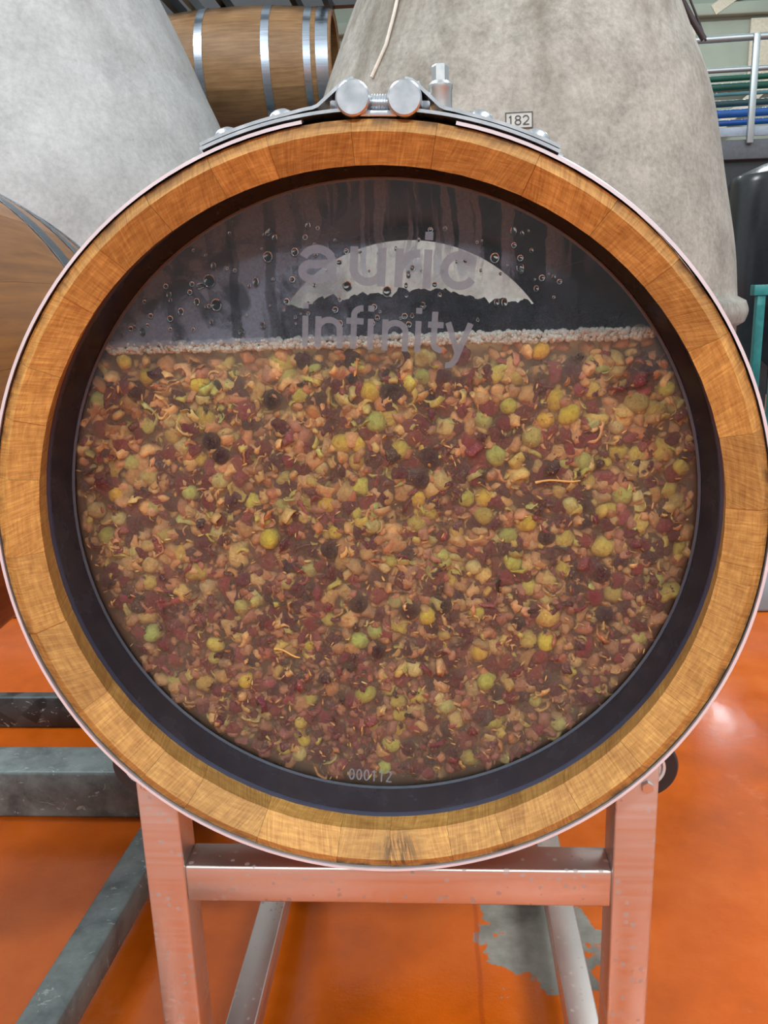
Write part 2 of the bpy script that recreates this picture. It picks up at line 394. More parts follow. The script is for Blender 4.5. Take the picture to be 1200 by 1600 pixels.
# ------------------------------------------------------------------ shared materials
M = {}
M['end'] = mat_end_grain('oak_end_grain', hexc(138, 92, 36), hexc(200, 154, 82))
M['oak'] = mat_stave('oak_outside', hexc(150, 104, 54), hexc(196, 148, 88))
M['oak_in'] = mat_stave('oak_inside_wine_stained', hexc(44, 42, 48), hexc(74, 68, 72), .7)
M['oak_brown'] = mat_stave('brown_varnished_oak', hexc(104, 62, 22), hexc(144, 94, 40), .38, 1.0, .25)
M['oak_tan'] = mat_stave('tan_oak', hexc(124, 90, 56), hexc(160, 122, 82), .55)
M['hoop'] = mat_plain('pale_zinc_hoop', hexc(206, 202, 208), .4, .25, .06)
M['hoop_blue'] = mat_metal('bright_hoop', hexc(196, 206, 220), .3)
M['hoop_dark'] = mat_metal('weathered_hoop', hexc(120, 134, 146), .36)
M['steel'] = mat_metal('brushed_stainless', hexc(214, 206, 200), .40, (5, 5, 160), .30)
M['zinc'] = mat_metal('zinc_plated_steel', hexc(205, 208, 212), .3, (80, 80, 80))
M['valve'] = mat_metal('cast_stainless', hexc(198, 200, 200), .36, (60, 60, 60))
M['galv'] = mat_galv('galvanised_beam', hexc(132, 144, 142), hexc(78, 88, 90))
M['shaded_galv'] = mat_galv('shaded_galvanised', hexc(58, 60, 60), hexc(26, 28, 30))  # galvanised steel again, with the far beam's shade put into a darker colour
M['rubber'] = mat_plain('black_rubber', (.018, .017, .02), .55)
M['hub'] = mat_plain('white_nylon', (.78, .72, .70), .4)
M['seal'] = mat_plain('blue_black_seal', (.03, .034, .06), .3)
M['dark_steel'] = mat_plain('dark_painted_steel', (.03, .032, .036), .45)
M['rail'] = mat_metal('galvanised_rail', hexc(196, 204, 206), .42)
M['pane'] = mat_pane()
M['fog'] = mat_film('condensation', hexc(150, 160, 178), .06, .72, 'fog')
M['frost'] = mat_film('frosted_engraving', hexc(144, 151, 161), .74, .88, 'frost')
M['bubble'] = mat_bubble('foam_bubbles', .2, hexc(236, 236, 226))
M['clear_bubble'] = mat_bubble('clear_bubbles', .10, hexc(200, 190, 165))
M['fruit'] = mat_fruit('grape_flesh', False, .12)
M['bits'] = mat_fruit('crushed_grape', True, .12)
k = N('pane_edge'); v = k.coord(); f = k.noise(v, 30, 4)
M['edge'] = k.surf(k.bsdf(Base_Color=k.ramp(f, [(.3, hexc(46, 46, 58)), (.7, hexc(60, 60, 72))]), Metallic=.55, Roughness=k.vr(f, .3, .7, .22, .3)))
M['frame_line'] = mat_plain('pale_edge', hexc(74, 80, 92), .4)
k = N('water_drop'); M['drop'] = k.surf(k.n('BsdfGlass', {'IOR': 1.33, 'Roughness': .0}).outputs[0])

# ------------------------------------------------------------------ the setting
ZA = 0.80     # height of the barrel axis
flo = box('floor', (-9, -9, -.1), (9, 13, 0), mat_floor()); struct(flo)
M['plinth'] = mat_plain('blue_grey_painted_concrete', hexc(128, 142, 150), .5, 0, .12, 6, .1)
struct(box('trim_1', (-8, 1.86, 0), (8, 4.9, .14), M['plinth'], None, .012))
M['wall'] = mat_plain('pale_green_plaster', hexc(150, 160, 146), .8, 0, .06, 3, .05)
struct(box('wall_back', (-9, 13, 0), (9, 13.2, 6), M['wall']))
wb = bpy.data.objects['wall_back']
M['cream'] = mat_plain('cream_panel', hexc(196, 190, 170), .7)
for i in range(9): box('panel', (-6+i*1.75, 12.94, 3.75), (-6+i*1.75+1.0, 13.0, 4.5), M['cream'], wb, .01)
box('beam', (-9, 12.86, 4.54), (9, 13.0, 4.7), M['wall'], wb, .02)
box('beam', (-9, 12.86, 3.58), (9, 13.0, 3.7), M['wall'], wb, .02)
for a, b in (((3.9, 12.9, 2.9), (4.9, 12.9, 3.75)), ((3.95, 12.9, 4.6), (4.9, 12.9, 5.2))):
    bar('brace', a, b, .1, .14, M['cream'], wb)

# ------------------------------------------------------------------ barrels
def barrel(name, loc, rot, label, cat, mats, nst=30, L=.93, Rh=.2975, Rb=.344, th=.027, seed=1, hoops=(), openends=True, hoop_mat=None, gap=None):
    """axis +Y from the near head at y=0; mats = outside, end, inside"""
    e = empty(name, loc, rot); tag(e, label, cat)
    rr = random.Random(seed)
    ws = [rr.uniform(.72, 1.3) for _ in range(nst)]; s = sum(ws); a = rr.uniform(0, 1)
    ro = lambda y: Rh + (Rb-Rh)*math.sin(PI*min(max(y/L, 0), 1))**.85 if 0 < y < L else Rh
    ys = [.05, .1, .18, .27, .36, L/2, L-.36, L-.27, L-.18, L-.1, L-.05]
    for wd in ws:
        da = 2*PI*wd/s; g = .0004; t0, t1 = a+g, a+da-g; a += da; dy = rr.uniform(-.0006, .0006)
        prof = [(Rh, .0042+dy), (Rh-.0085, .0005+dy), (Rh-.0285, .014+dy)]          # bevel and dished end face
        prof += [(Rh-.0185, .05)] + [(ro(y)-th, y) for y in ys[1:-1]] + [(Rh-.0185, L-.05)]
        prof += [(Rh-.0285, L-.010), (Rh-.0085, L-.0005), (Rh, L-.008)]
        prof += [(ro(y), y) for y in reversed(ys)]
        n = len(prof); vs, fs, mi = [], [], []
        na = 4
        for q in range(na):
            t = t0+(t1-t0)*q/(na-1)
            vs += [(r*math.sin(t), y, r*math.cos(t)) for r, y in prof]
        ni = len(ys)
        for q in range(na-1):
            for i in range(n):
                j = (i+1) % n; fs.append((q*n+i, q*n+j, (q+1)*n+j, (q+1)*n+i))
                mi.append(1 if i in (0, 1, 2, ni+2, ni+3, ni+4) else (2 if 3 <= i <= ni+1 else 0))
        fs += [tuple(range(n)), tuple((na-1)*n+i for i in range(n))]; mi += [0, 0]
        me = mesh('stave', vs, fs, False, mi); autosmooth(me, 25)
        link('stave', me, mats, e)
    for (y0, y1, ex) in hoops:
        t = .002; pts = []; m = 6
        prof = [(ro(y0+(y1-y0)*i/m)+t+ex, y0+(y1-y0)*i/m) for i in range(m+1)] + [(ro(y1-(y1-y0)*i/m)+.0002, y1-(y1-y0)*i/m) for i in range(m+1)]
        if gap and y0 < .01:                                       # the front hoop is open under the clamp
            n = len(prof); vs, fs, ns = [], [], 140
            for i in range(ns+1):
                t = gap[1]+(2*PI+gap[0]-gap[1])*i/ns; vs += [(r*math.sin(t), y, r*math.cos(t)) for r, y in prof]
            for i in range(ns):
                for q in range(n): fs.append((i*n+q, i*n+(q+1) % n, (i+1)*n+(q+1) % n, (i+1)*n+q))
            fs += [tuple(range(n)), tuple(ns*n+q for q in range(n))]
            link('hoop', autosmooth(mesh('hoop', vs, fs), 35), hoop_mat, e)
        else: lathe('hoop', prof, hoop_mat, e, 128, 'Y', True)
    return e, ro

# main barrel ------------------------------------------------------
MB, RO = barrel('wine_barrel', (0, 0, ZA), (0, 0, 0), 'oak barrel with clear engraved head full of fermenting grapes on steel stand', 'barrel',
                [M['oak'], M['end'], M['oak_in']], 31, .93, .2975, .344, .027, 11, ((.001, .05, .0005), (.16, .20, 0), (.30, .34, 0), (.59, .63, 0), (.73, .77, 0), (.88, .929, .0005)), True, M['hoop'], (math.radians(2.7-10.2), math.radians(2.7+10.2)))
Rp, yf, yb, Ri = .279, .05, .078, .270      # pane front edge radius, front and back planes, back radius
ES = .1415                                 # must level above the axis
def head(y0, y1, r0, r1, front):
    pane = lathe('head_pane', [(0, y0), (r0-.004, y0), (r0-.002, y0+.002), (r1-.002, y1-.001), (0, y1-.001)], M['pane'], MB, 128, 'Y', deg=30)
    pane['label'] = 'thick clear acrylic barrel head'
    prof = [(r0+.0015, y0), (r0-.0015, y0), (r1-.0012, y1), (r1+.006, y1), (r0+.004, (y0+y1)/2)]
    o = lathe('head_rim', prof, M['edge'], MB, 128, 'Y', True); o['label'] = 'dark grey seat around the clear head'
    o = lathe('rim_line', [(r1-.0012, y1-.0012 if front else y1+.0012), (r1-.0034, y1-.0006 if front else y1+.0006), (r1-.0034, y1), (r1-.0012, y1)], M['frame_line'], MB, 128, 'Y', True)
    d = -.003 if front else .003
    o = lathe('seal_ring', [(r0+.0005, y0+d), (r0-.003, y0+d*.6), (r0-.0035, y0), (r0-.001, y0+.0005), (r0+.001, y0)], M['seal'], MB, 128, 'Y', True)
    return pane
PANE = head(yf, yb, Rp, Ri, True)
head(.88, .84, .279, .265, False)
# engraving, turned 4.4 degrees clockwise with the head
TH = math.radians(4.4)
def on_pane(u, v, d): return (u*math.cos(TH)+v*math.sin(TH), yf-.0006-d, -u*math.sin(TH)+v*math.cos(TH))
def letters(word, spans, y, h, w):
    for ch, (a, b) in zip(word, spans):
        link('letter', flat_glyph(glyph(ch, a, b, y, h, w), w, on_pane, w/11), M['frost'], PANE)
letters('auric', [(-.0698, -.0395), (-.0300, -.0022), (.0048, .0245), (.0265, .0328), (.0393, .0691)], .186, .0288, .0062)
letters('infinity', [(-.0657, -.061), (-.0555, -.0338), (-.0312, -.0177), (-.0144, -.0098), (-.003, .0177), (.0228, .0274), (.0325, .0446), (.0457, .0678)], .1377, .0238, .0047)
x = -.0158
for ch in '000112':
    link('numeral', flat_glyph(glyph(ch, x, x+.0054, -.2436, .0113, .0013), .0013, on_pane, .00022), M['frost'], PANE); x += .00665
# condensation film and drops on the inside of the pane
def cap_poly(rad, z0, n=60):
    a = math.acos(z0/rad); return [(rad*math.sin(-a+2*a*i/n), rad*math.cos(-a+2*a*i/n)) for i in range(n+1)]
def slab(name, poly, y0, y1, mat, parent):
    n = len(poly); vs = [(x, y0, z) for x, z in poly]+[(x, y1, z) for x, z in poly]
    fs = [tuple(range(n)), tuple(range(2*n-1, n-1, -1))]+[(i, n+i, n+(i+1) % n, (i+1) % n) for i in range(n)]
    return link(name, mesh(name, vs, fs), mat, parent)
vs = cap_poly(Ri-.003, ES+.003)
fg = link('condensation', mesh('condensation', [(x, yb+.0020, z) for x, z in vs], [tuple(range(len(vs)))]), M['fog'], PANE)
fg['kind'] = 'stuff'; fg['label'] = 'grey condensation fog with drip trails'
dm = lathe_mesh([(0, .62), (.34, .56), (.68, .4), (.9, .2), (1, 0), (0, -.001)], 14, 'Y', False, 60)
dm.materials.append(M['drop'])
def drop(x, z, r, sz=1.0):
    if x*x+z*z > (Ri-.008)**2 or z < ES+.012: return
    o = bpy.data.objects.new('droplet', dm); C.objects.link(o); o.parent = PANE; o.location = (x, yb+.0003, z); o.scale = (r, r, r*sz)
for i in range(150):
    drop(R.uniform(-.215, -.02) if R.random() < .62 else R.uniform(-.02, .15), R.uniform(ES+.01, .235), R.choice((.0009, .0012, .0015, .002, .0024)), R.choice((1, 1, 1.2, 1.6)))
for x, z, r in ((-.132, .195, .005), (-.128, .176, .0045), (-.083, .212, .004), (-.061, .215, .003), (.098, .205, .0036), (.118, .197, .003), (.012, .182, .004), (-.02, .187, .004)): drop(x, z, r, 1.1)

# hoop clamp at the top, a little clockwise of the top
CL = empty('hoop_clamp', (0, 0, 0), (0, math.radians(2.7), 0)); CL.parent = MB; CL['label'] = 'zinc hoop clamp with two round trunnions and a threaded bolt'
zc = .3095
for s in (-1, 1):
    cyl('trunnion', .0118, -.003, .046, M['zinc'], CL, 'Y', (s*.0176, 0, zc), 40, .0012)
    up = []
    pr = [(s*.0220, zc+.0118), (s*.0262, zc+.0092), (s*.0300, zc+.0056), (s*.0420, .3050), (s*.0455, .3036), (s*.052, .3024)]
    for t in range(9, 25):
        q = math.radians(t); up.append((s*.3062*math.sin(q), .3062*math.cos(q)))
    path = [(s*.0176, zc+.0128)]+pr+[p for p in up if abs(p[0]) > .062]
    path = path[:1]+[p for p in path[1:]]
    def strap(name, path, th, y0, y1, mat):
        L_, R_ = ribbon(path, th); n = len(path)
        vs = [(p.x, y, p.y) for y in (y0, y1) for p in L_+R_]; fs = []
        o = 2*n
        for i in range(n-1):
            fs += [(i, i+1, n+i+1, n+i), (o+i, o+n+i, o+n+i+1, o+i+1), (i, o+i, o+i+1, i+1), (n+i, n+i+1, o+n+i+1, o+n+i)]
        fs += [(0, n, o+n, o), (n-1, o+n-1, o+2*n-1, 2*n-1)]
        return link(name, autosmooth(mesh(name, vs, fs), 40), mat, CL)
    strap('strap', path, .0022, .001, .046, M['zinc'])
    low = [(s*.3032*math.sin(math.radians(t)), .3032*math.cos(math.radians(t))) for t in np.linspace(1.5, 24.2, 22)]
    low[0] = (s*.010, .2985+.0045); strap('lower_strap', low, .0022, .0, .047, M['zinc'])
    for t in (13.2, 21.0):
        q = math.radians(t)*s
        me = lathe_mesh([(0, .0075), (.0045, .0068), (.0080, .0045), (.0098, 0), (0, -.002)], 20, 'Z')
        me.transform(Matrix.Translation((0, .022, 0)) @ Matrix.Rotation(q, 4, 'Y') @ Matrix.Translation((0, 0, .3072)))
        link('rivet', me, M['zinc'], CL)
    q = math.radians(24.6)*s
    me = lathe_mesh([(0, -.003), (.0055, -.003), (.0055, .004), (0, .004)], 6, 'Z', False, 20)
    me.transform(Matrix.Translation((0, .034, 0)) @ Matrix.Rotation(q, 4, 'Y') @ Matrix.Translation((0, 0, .3035))); link('nut', me, M['zinc'], CL)
    me = lathe_mesh([(0, 0), (.0068, 0), (.0072, .001), (.0072, .006), (0, .006)], 6, 'X', False, 20)
    me.transform(Matrix.Scale(s, 4, (1, 0, 0))); me.transform(Matrix.Translation((s*.0287, .02, zc+.001))); link('nut', me, M['zinc'], CL)
prof = []
for i in range(23):
    xx = -.0105+i*.00095; prof.append((.0070 if i % 2 else .0060, xx))
lathe('threaded_bolt', [(0, -.0105)]+prof+[(0, .0105)], M['zinc'], CL, 20, 'X', False, (0, .02, zc), 15)
box('bridge_plate', (-.013, .002, .2985), (.013, .044, .3025), M['zinc'], CL, .0006)

# relief valve on the bung
VA = empty('relief_valve', (.060, .475, RO(.465)-.006)); VA.parent = MB; VA['label'] = 'stainless relief valve on the bung'
lathe('bung', [(0, -.01), (.021, -.01), (.024, .012), (.024, .018), (.016, .02), (0, .02)], M['valve'], VA, 28)
lathe('neck', [(0, .018), (.009, .018), (.009, .036), (0, .036)], M['valve'], VA, 6, deg=20)
lathe('valve_body', [(0, .033), (.0115, .033), (.0165, .038), (.0165, .046), (.0135, .048), (.0135, .071), (.0145, .073), (.0145, .077), (.011, .081), (0, .081)], M['valve'], VA, 32)
lathe('cap', [(0, .080), (.010, .080), (.010, .097), (.009, .099), (0, .099)], M['valve'], VA, 6, deg=20)
cyl('side_port', .0075, -.028, -.010, M['valve'], VA, 'X', (0, 0, .057), 20)
cyl('port_nut', .0105, -.024, -.017, M['valve'], VA, 'X', (0, 0, .057), 6)
tube('pull_lever', [(-.012, -.004, .066), (-.024, -.006, .073), (-.027, -.006, .081)], .0022, M['valve'], VA, 8)

# ------------------------------------------------------------------ the stand
ST = empty('barrel_stand', (0, .45, 0)); tag(ST, 'brushed stainless steel stand with rollers under the grape-filled barrel', 'stand')
ST.location = (0, 0, 0)
xl, xr, lw = -.209, .219, .037
for y in (.04, .81):
    for xc in (xl, xr):
        leg = link('leg', box_mesh((xc-lw/2, y, .04), (xc+lw/2, y+.038, .556), .0022), M['steel'], ST)
        for vv in leg.data.vertices:
            if vv.co.z > .4: vv.co.z += .95*max(0, abs(vv.co.x)-(abs(xc)-lw/2))
        cyl('bolt', .0055, y-.004, y-.0003, M['zinc'], leg, 'Y', (xc+(.008 if xc > 0 else -.008), 0, .559), 6)
        sx = 1 if xc > 0 else -1; wc = (sx*.236, 0, ZA-.251)
        wy = y+.044 if y < .4 else y-.036
        whl = lathe('roller', [(.0195, wy), (.029, wy), (.031, wy+.003), (.031, wy+.026), (.029, wy+.029), (.0195, wy+.029)], M['rubber'], ST, 48, 'Y', True, wc)
        lathe('hub', [(0, wy+.002), (.006, wy+.002), (.009, wy+.004), (.0165, wy+.004), (.0168, wy+.001), (.0196, wy+.001), (.0196, wy+.028), (0, wy+.028)], M['hub'], whl, 40, 'Y', False, wc)
        box('foot', (xc-.03, y-.01, 0), (xc+.03, y+.05, .008), M['steel'], ST, .002)
        cyl('foot_stem', .008, .006, .045, M['zinc'], ST, 'Z', (xc, y+.019, 0), 16)
    box('crossbeam', (xl+lw/2-.0002, y+.0012, ZA-.3665), (xr-lw/2+.0002, y+.037, ZA-.3285), M['steel'], ST, .0022)
for xc in (xl, xr):
    box('side_rail', (xc-.019, .076, .062), (xc+.019, .812, .10), M['steel'], ST, .0022)

# ------------------------------------------------------------------ contents of the barrel
def blob(seed, sub, amp, sc=(1, 1, 1), fr=2.0):
    bm = bmesh.new(); bmesh.ops.create_icosphere(bm, subdivisions=sub, radius=1)
    o = Vector((seed*3.1, seed*1.7, seed*.9))
    for v in bm.verts:
        d = 1+amp*noise.noise(v.co*fr+o); v.co = Vector((v.co.x*sc[0]*d, v.co.y*sc[1]*d, v.co.z*sc[2]*d))
    me = bpy.data.meshes.new('b'); bm.to_mesh(me); bm.free(); me.polygons.foreach_set('use_smooth', [True]*len(me.polygons)); return me
def skin_piece(seed, nu=9, nv=5):
    """a torn, folded piece of grape skin: part of a sphere, crumpled, with thickness"""
    rr = random.Random(seed); a0, a1 = rr.uniform(.7, 1.4), rr.uniform(.45, 1.0); vs, fs = [], []
    o = Vector((seed*2.3, seed*.7, 1.1))
    for lay in (1.0, .86):
        for i in range(nu):
            for j in range(nv):
                u = (i/(nu-1)-.5)*2*a0*1.25; v = (j/(nv-1)-.5)*2*a1*(1-.25*abs(i/(nu-1)-.5))
                p = Vector((math.sin(u)*math.cos(v), -math.cos(u)*math.cos(v), math.sin(v)))
                p *= lay*(1+.32*noise.noise(p*1.9+o)); p.y += .55; vs.append(p)
    q = nu*nv
    for i in range(nu-1):
        for j in range(nv-1):
            a = i*nv+j; fs += [(a, a+nv, a+nv+1, a+1), (q+a, q+a+1, q+a+nv+1, q+a+nv)]
    rim = [i*nv for i in range(nu)]+[(nu-1)*nv+j for j in range(1, nv)]+[i*nv+nv-1 for i in range(nu-2, -1, -1)]+[j for j in range(nv-2, 0, -1)]
    for i in range(len(rim)):
        a, b = rim[i], rim[(i+1) % len(rim)]; fs.append((a, q+a, q+b, b))
    return mesh('skin', vs, fs, True)
def seed_piece():
    return lathe_mesh([(0, -1), (.16, -.8), (.36, -.2), (.42, .3), (.28, .8), (0, 1)], 7, 'Z', False, 80)
GR = [blob(i, 3, .10, (1, .95, 1.0+.08*i), 1.3) for i in range(4)]
CR = [blob(i+9, 3, .42, (1, .75, .85), 1.6) for i in range(5)]
SK = [skin_piece(i) for i in range(8)]
for me in GR+CR+SK: me.materials.append(M['fruit'])
def inside(x, z, m): return x*x+z*z < (Ri-m)**2 and z < ES-m*.9
def jig(c, a=.2): s = 1+R.uniform(-a, a); return tuple(min(1, max(.004, q*s*(1+R.uniform(-.12, .12)))) for q in c[:3])+(1,)
GREEN = [hexc(200, 190, 96), hexc(212, 194, 96), hexc(190, 190, 110), hexc(222, 196, 80), hexc(214, 194, 126)]
PURP = [hexc(104, 32, 54), hexc(84, 26, 52), hexc(122, 44, 58), hexc(64, 26, 50), hexc(138, 62, 70)]
INK = [hexc(36, 32, 48), hexc(44, 30, 46), hexc(30, 34, 44)]
PULP = [hexc(224, 182, 116), hexc(232, 192, 120), hexc(206, 160, 104), hexc(218, 172, 108), hexc(190, 136, 100), hexc(196, 132, 80)]
placed = []
def zone(x, z):
    v = 'just under the foam' if z > .095 else ('in the upper part' if z > .03 else ('at mid height' if z > -.04 else ('in the lower part' if z > -.12 else ('low down' if z > -.19 else 'at the bottom edge'))))
    h = 'at far left' if x < -.16 else ('left of centre' if x < -.05 else ('in the middle' if x < .05 else ('right of centre' if x < .16 else 'at far right')))
    return v+' '+h
def shade(c):
    r, g, b = c[:3]; l = .3*r+.6*g+.1*b
    if g > .55*r: return 'pale green' if r < .42 and b > .05 else ('yellow' if r > .55 else 'yellow-green')
    if l < .03: return 'near-black'
    return 'dark purple' if l < .055 else ('wine-red' if l < .085 else 'rosy')
def try_place(r, x=None, z=None, tries=60, tight=.92):
    for _ in range(tries):
        xx = R.uniform(-.262, .262) if x is None else x; zz = R.uniform(-.262, ES) if z is None else z
        if not inside(xx, zz, r*.9+.002): 
            if x is not None: return None
            continue
        if x is None and zz > .115 and R.random() < .8: continue
        if all((xx-a)**2+(zz-b)**2 > ((r+c)*tight)**2 for a, b, c in placed):
            placed.append((xx, zz, r)); return xx, zz
    return None
def thing(name, me, x, z, r, y, col, label, cat, group, rot=None):
    o = bpy.data.objects.new(name, me); C.objects.link(o)
    o.location = (x, y, ZA+z); o.scale = (r, r, r); o.rotation_euler = rot or (R.uniform(0, 6.3), R.uniform(0, 6.3), R.uniform(0, 6.3))
    o.color = col; tag(o, label, cat, group); return o
ng = 0
special = [((-0.0015, 0.0752), .0095, GREEN[2]), ((-0.0055, 0.1012), .0085, GREEN[3]), ((0.136, 0.131), .007, GREEN[3]), ((0.1604, 0.0779), .0085, GREEN[3]), ((0.0533, 0.0232), .0095, GREEN[4]), ((0.13, 0.0597), .009, GREEN[2]), ((0.215, 0.0877), .010, GREEN[2]), ((-0.0997, -0.026), .010, GREEN[3]), ((-0.1396, 0.0268), .008, GREEN[4]), ((-0.2527, 0.0028), .008, GREEN[4]), ((0.1903, -0.0378), .009, GREEN[1]), ((0.1459, -0.1024), .010, GREEN[1]), ((0.0256, -0.1511), .0085, GREEN[4]), ((0.0996, 0.0445), .0095, GREEN[2])]
for ((x, z), r, c) in special:
    if try_place(r, x, z): thing('green_grape', GR[ng % 4], x, z, r, yb+.0012+r*1.08, jig(c, .05), 'plump yellow-green grape against the glass '+zone(x, z), 'grape', 'whole green grapes in the must'); ng += 1
for ((x, z), r) in (((0.0128, 0.0997), .0098), ((0.0246, 0.1004), .0098), ((0.02, 0.0898), .009), ((0.0438, 0.044), .0088), ((0.0358, 0.0246), .0085), ((-0.0462, -0.0374), .0082), ((-0.144, 0.0619), .0088), ((-0.1366, 0.0494), .008), ((-0.0888, 0.0963), .009), ((-0.0228, -0.0887), .0085), ((-0.007, -0.1321), .0085), ((0.0516, -0.0894), .0085), ((0.195, -0.0998), .0085), ((0.0229, -0.0952), .0085)):
    if try_place(r, x, z, tight=.75): thing('black_grape', GR[ng % 4], x, z, r, yb+.0012+r*1.08, jig(INK[ng % 3], .1), 'blue-black grape against the glass '+zone(x, z), 'grape', 'blue-black grapes in the must'); ng += 1
for i in range(290):
    r = R.uniform(.0062, .0092); p = try_place(r)
    if not p: continue
    x, z = p; low = z < -.05
    y = yb+.0012+r*1.08+R.uniform(0, .006)
    field = noise.noise(Vector((x*11+3, 0, z*11)))
    if R.random() < (.34 if low else .46)+.5*field:
        c = jig(R.choice(GREEN), .12)
        thing('green_grape', GR[i % 4], x, z, r, y, c, ('small ' if r < .0078 else 'plump ')+shade(c)+' grape '+zone(x, z), 'grape', 'whole green grapes in the must')
    else:
        c = jig(R.choice(PURP+INK[:1]), .25); cr = R.random() < .75
        thing('purple_grape', CR[i % 5] if cr else GR[i % 4], x, z, r, y, c, ('small ' if r < .0078 else 'large ')+('crushed ' if cr else 'round ')+shade(c)+' grape '+zone(x, z), 'grape', 'purple grapes in the must')
n = 0
while n < 290:
    r = R.uniform(.008, .0135); p = try_place(r, tight=.55)
    if not p: break
    x, z = p; n += 1
    pale = R.random() < (.25 if z < -.05 else .4)
    c = jig(R.choice([GREEN[1], GREEN[4], PULP[1], PULP[2]] if pale else PURP), .25)
    thing('grape_skin', SK[n % 8], x, z, r, yb+.0015+r*.75+R.uniform(0, .003), c, ('small ' if r < .0095 else 'broad ')+('pale folded' if pale else 'torn '+shade(c))+' grape skin '+zone(x, z), 'grape skin', 'grape skins pressed to the glass',
          (R.uniform(-.5, .5), R.uniform(0, 6.3), R.uniform(-.6, .6)))

def np_mesh(me):
    me.calc_loop_triangles(); v = np.empty(len(me.vertices)*3, np.float32); me.vertices.foreach_get('co', v)
    t = np.empty(len(me.loop_triangles)*3, np.int32); me.loop_triangles.foreach_get('vertices', t); return v.reshape(-1, 3), t.reshape(-1, 3)
rng = np.random.default_rng(5)
def rand_rot():
    q = rng.normal(size=4); q /= np.linalg.norm(q); w_, x, y, z = q
    return np.array([[1-2*(y*y+z*z), 2*(x*y-z*w_), 2*(x*z+y*w_)], [2*(x*y+z*w_), 1-2*(x*x+z*z), 2*(y*z-x*w_)], [2*(x*z-y*w_), 2*(y*z+x*w_), 1-2*(x*x+y*y)]], np.float32)
def scatter(name, items, mat, label, cat):
    """items: (verts, tris, pos, scale, rot, colour) -> one mesh with a tint attribute"""
    V, T, Cc, b = [], [], [], 0
    for v, t, p, s, m, c in items:
        V.append((v*np.asarray(s, np.float32)) @ m.T+np.asarray(p, np.float32)); T.append(t+b); Cc.append(np.tile(np.asarray(c, np.float32), (len(v), 1))); b += len(v)
    V = np.concatenate(V); T = np.concatenate(T); Cc = np.concatenate(Cc)
    me = bpy.data.meshes.new(name); me.vertices.add(len(V)); me.vertices.foreach_set('co', V.ravel())
    me.loops.add(T.size); me.loops.foreach_set('vertex_index', T.ravel().astype(np.int32)); me.polygons.add(len(T))
    me.polygons.foreach_set('loop_start', np.arange(0, T.size, 3, dtype=np.int32)); me.polygons.foreach_set('loop_total', np.full(len(T), 3, np.int32))
    me.polygons.foreach_set('use_smooth', [True]*len(T)); me.update(calc_edges=True); me.validate()
    at = me.attributes.new('tint', 'FLOAT_COLOR', 'POINT'); at.data.foreach_set('color', Cc.ravel())
    o = link(name, me, mat); o.location = (0, 0, ZA); tag(o, label, cat, None, 'stuff'); return o
def rp(m=.004, top=.0):
    while True:
        x, z = R.uniform(-.263, .263), R.uniform(-.263, ES-top)
        if inside(x, z, m): return x, z
sk_np = [np_mesh(m) for m in SK]; pl_np = [np_mesh(blob(i+40, 2, .55, (1, .7, .8), 1.9)) for i in range(6)]; sd_np = np_mesh(seed_piece())
def mixc(a, b, f): return tuple(p+(q-p)*f for p, q in zip(a, b))
def field(x, z): return noise.noise(Vector((x*13+7, 2.0, z*13)))+.5*noise.noise(Vector((x*31, 5.0, z*31)))
items = []
for i in range(3400):
    x, z = rp(.0035, .016); r = R.uniform(.005, .0125); f = min(1, max(0, (.10-z)/.34)); u = R.random()-.55*field(x, z)
    if u < .26+.32*f: c = jig(R.choice(PURP), .35)
    elif u < .33+.38*f: c = jig(R.choice(INK), .35)
    else: c = jig(mixc(R.choice(PULP+GREEN[:3]), PURP[4], .35*f), .22)
    v, t = sk_np[i % 8]; items.append((v, t, (x, yb+.004+r*.5+R.uniform(0, .013), z), (r, r*R.uniform(.6, 1), r*R.uniform(.4, 1)), rand_rot(), c))
scatter('crushed_grape_skins', items, M['bits'], 'mass of crushed purple and golden grape skins behind the glass', 'grape skins')
items = []
for i in range(3000):
    x, z = rp(.0035, .006); r = R.uniform(.004, .0105); f = min(1, max(0, (.12-z)/.34)); c = jig(mixc(R.choice(PULP), hexc(124, 62, 70), .8*f), .18)
    v, t = pl_np[i % 6]; items.append((v, t, (x, yb+.005+r*.6+R.uniform(.0, .014), z), (r, r*.8, r*R.uniform(.5, 1.1)), rand_rot(), c))
scatter('grape_pulp', items, M['bits'], 'pinkish tan grape pulp filling the gaps behind the glass', 'pulp')
items = []
for i in range(800):
    x, z = rp(.004, .02); r = R.uniform(.0012, .0036); c = jig(R.choice([hexc(226, 186, 116), hexc(206, 156, 96), hexc(216, 170, 96), hexc(170, 110, 66)]), .2); v, t = sd_np
    items.append((v, t, (x, yb+.0022+R.uniform(0, .004), z), (r*R.uniform(.4, 1.0), r*.6, r), rand_rot(), c))
scatter('grape_seeds', items, M['bits'], 'pale grape seeds and stem bits scattered through the must', 'seeds')
# loose stems
for a, b, w_ in (((0.1321, 0.0217), (0.1697, 0.0237), .0009), ((-0.0141, 0.129), (-0.0173, 0.1159), .0011), ((-0.1007, -0.1284), (-0.0775, -0.1361), .0008), ((0.1871, -0.2123), (0.1731, -0.2306), .0008)):
    (x0, z0), (x1, z1) = a, b; y = yb+.0024
    pts = [(x0+(x1-x0)*i/6, y+.0006*math.sin(i), ZA+z0+(z1-z0)*i/6+.0012*math.sin(i*.9)) for i in range(7)]
    o = tube('loose_twig', pts, [w_*1.5]+[w_]*5+[w_*.6], mat_plain('grape_stem', hexc(212, 160, 84), .5), None, 7)
    tag(o, 'thin tan grape stalk floating '+zone((x0+x1)/2, (z0+z1)/2), 'twig', 'loose grape stalks')

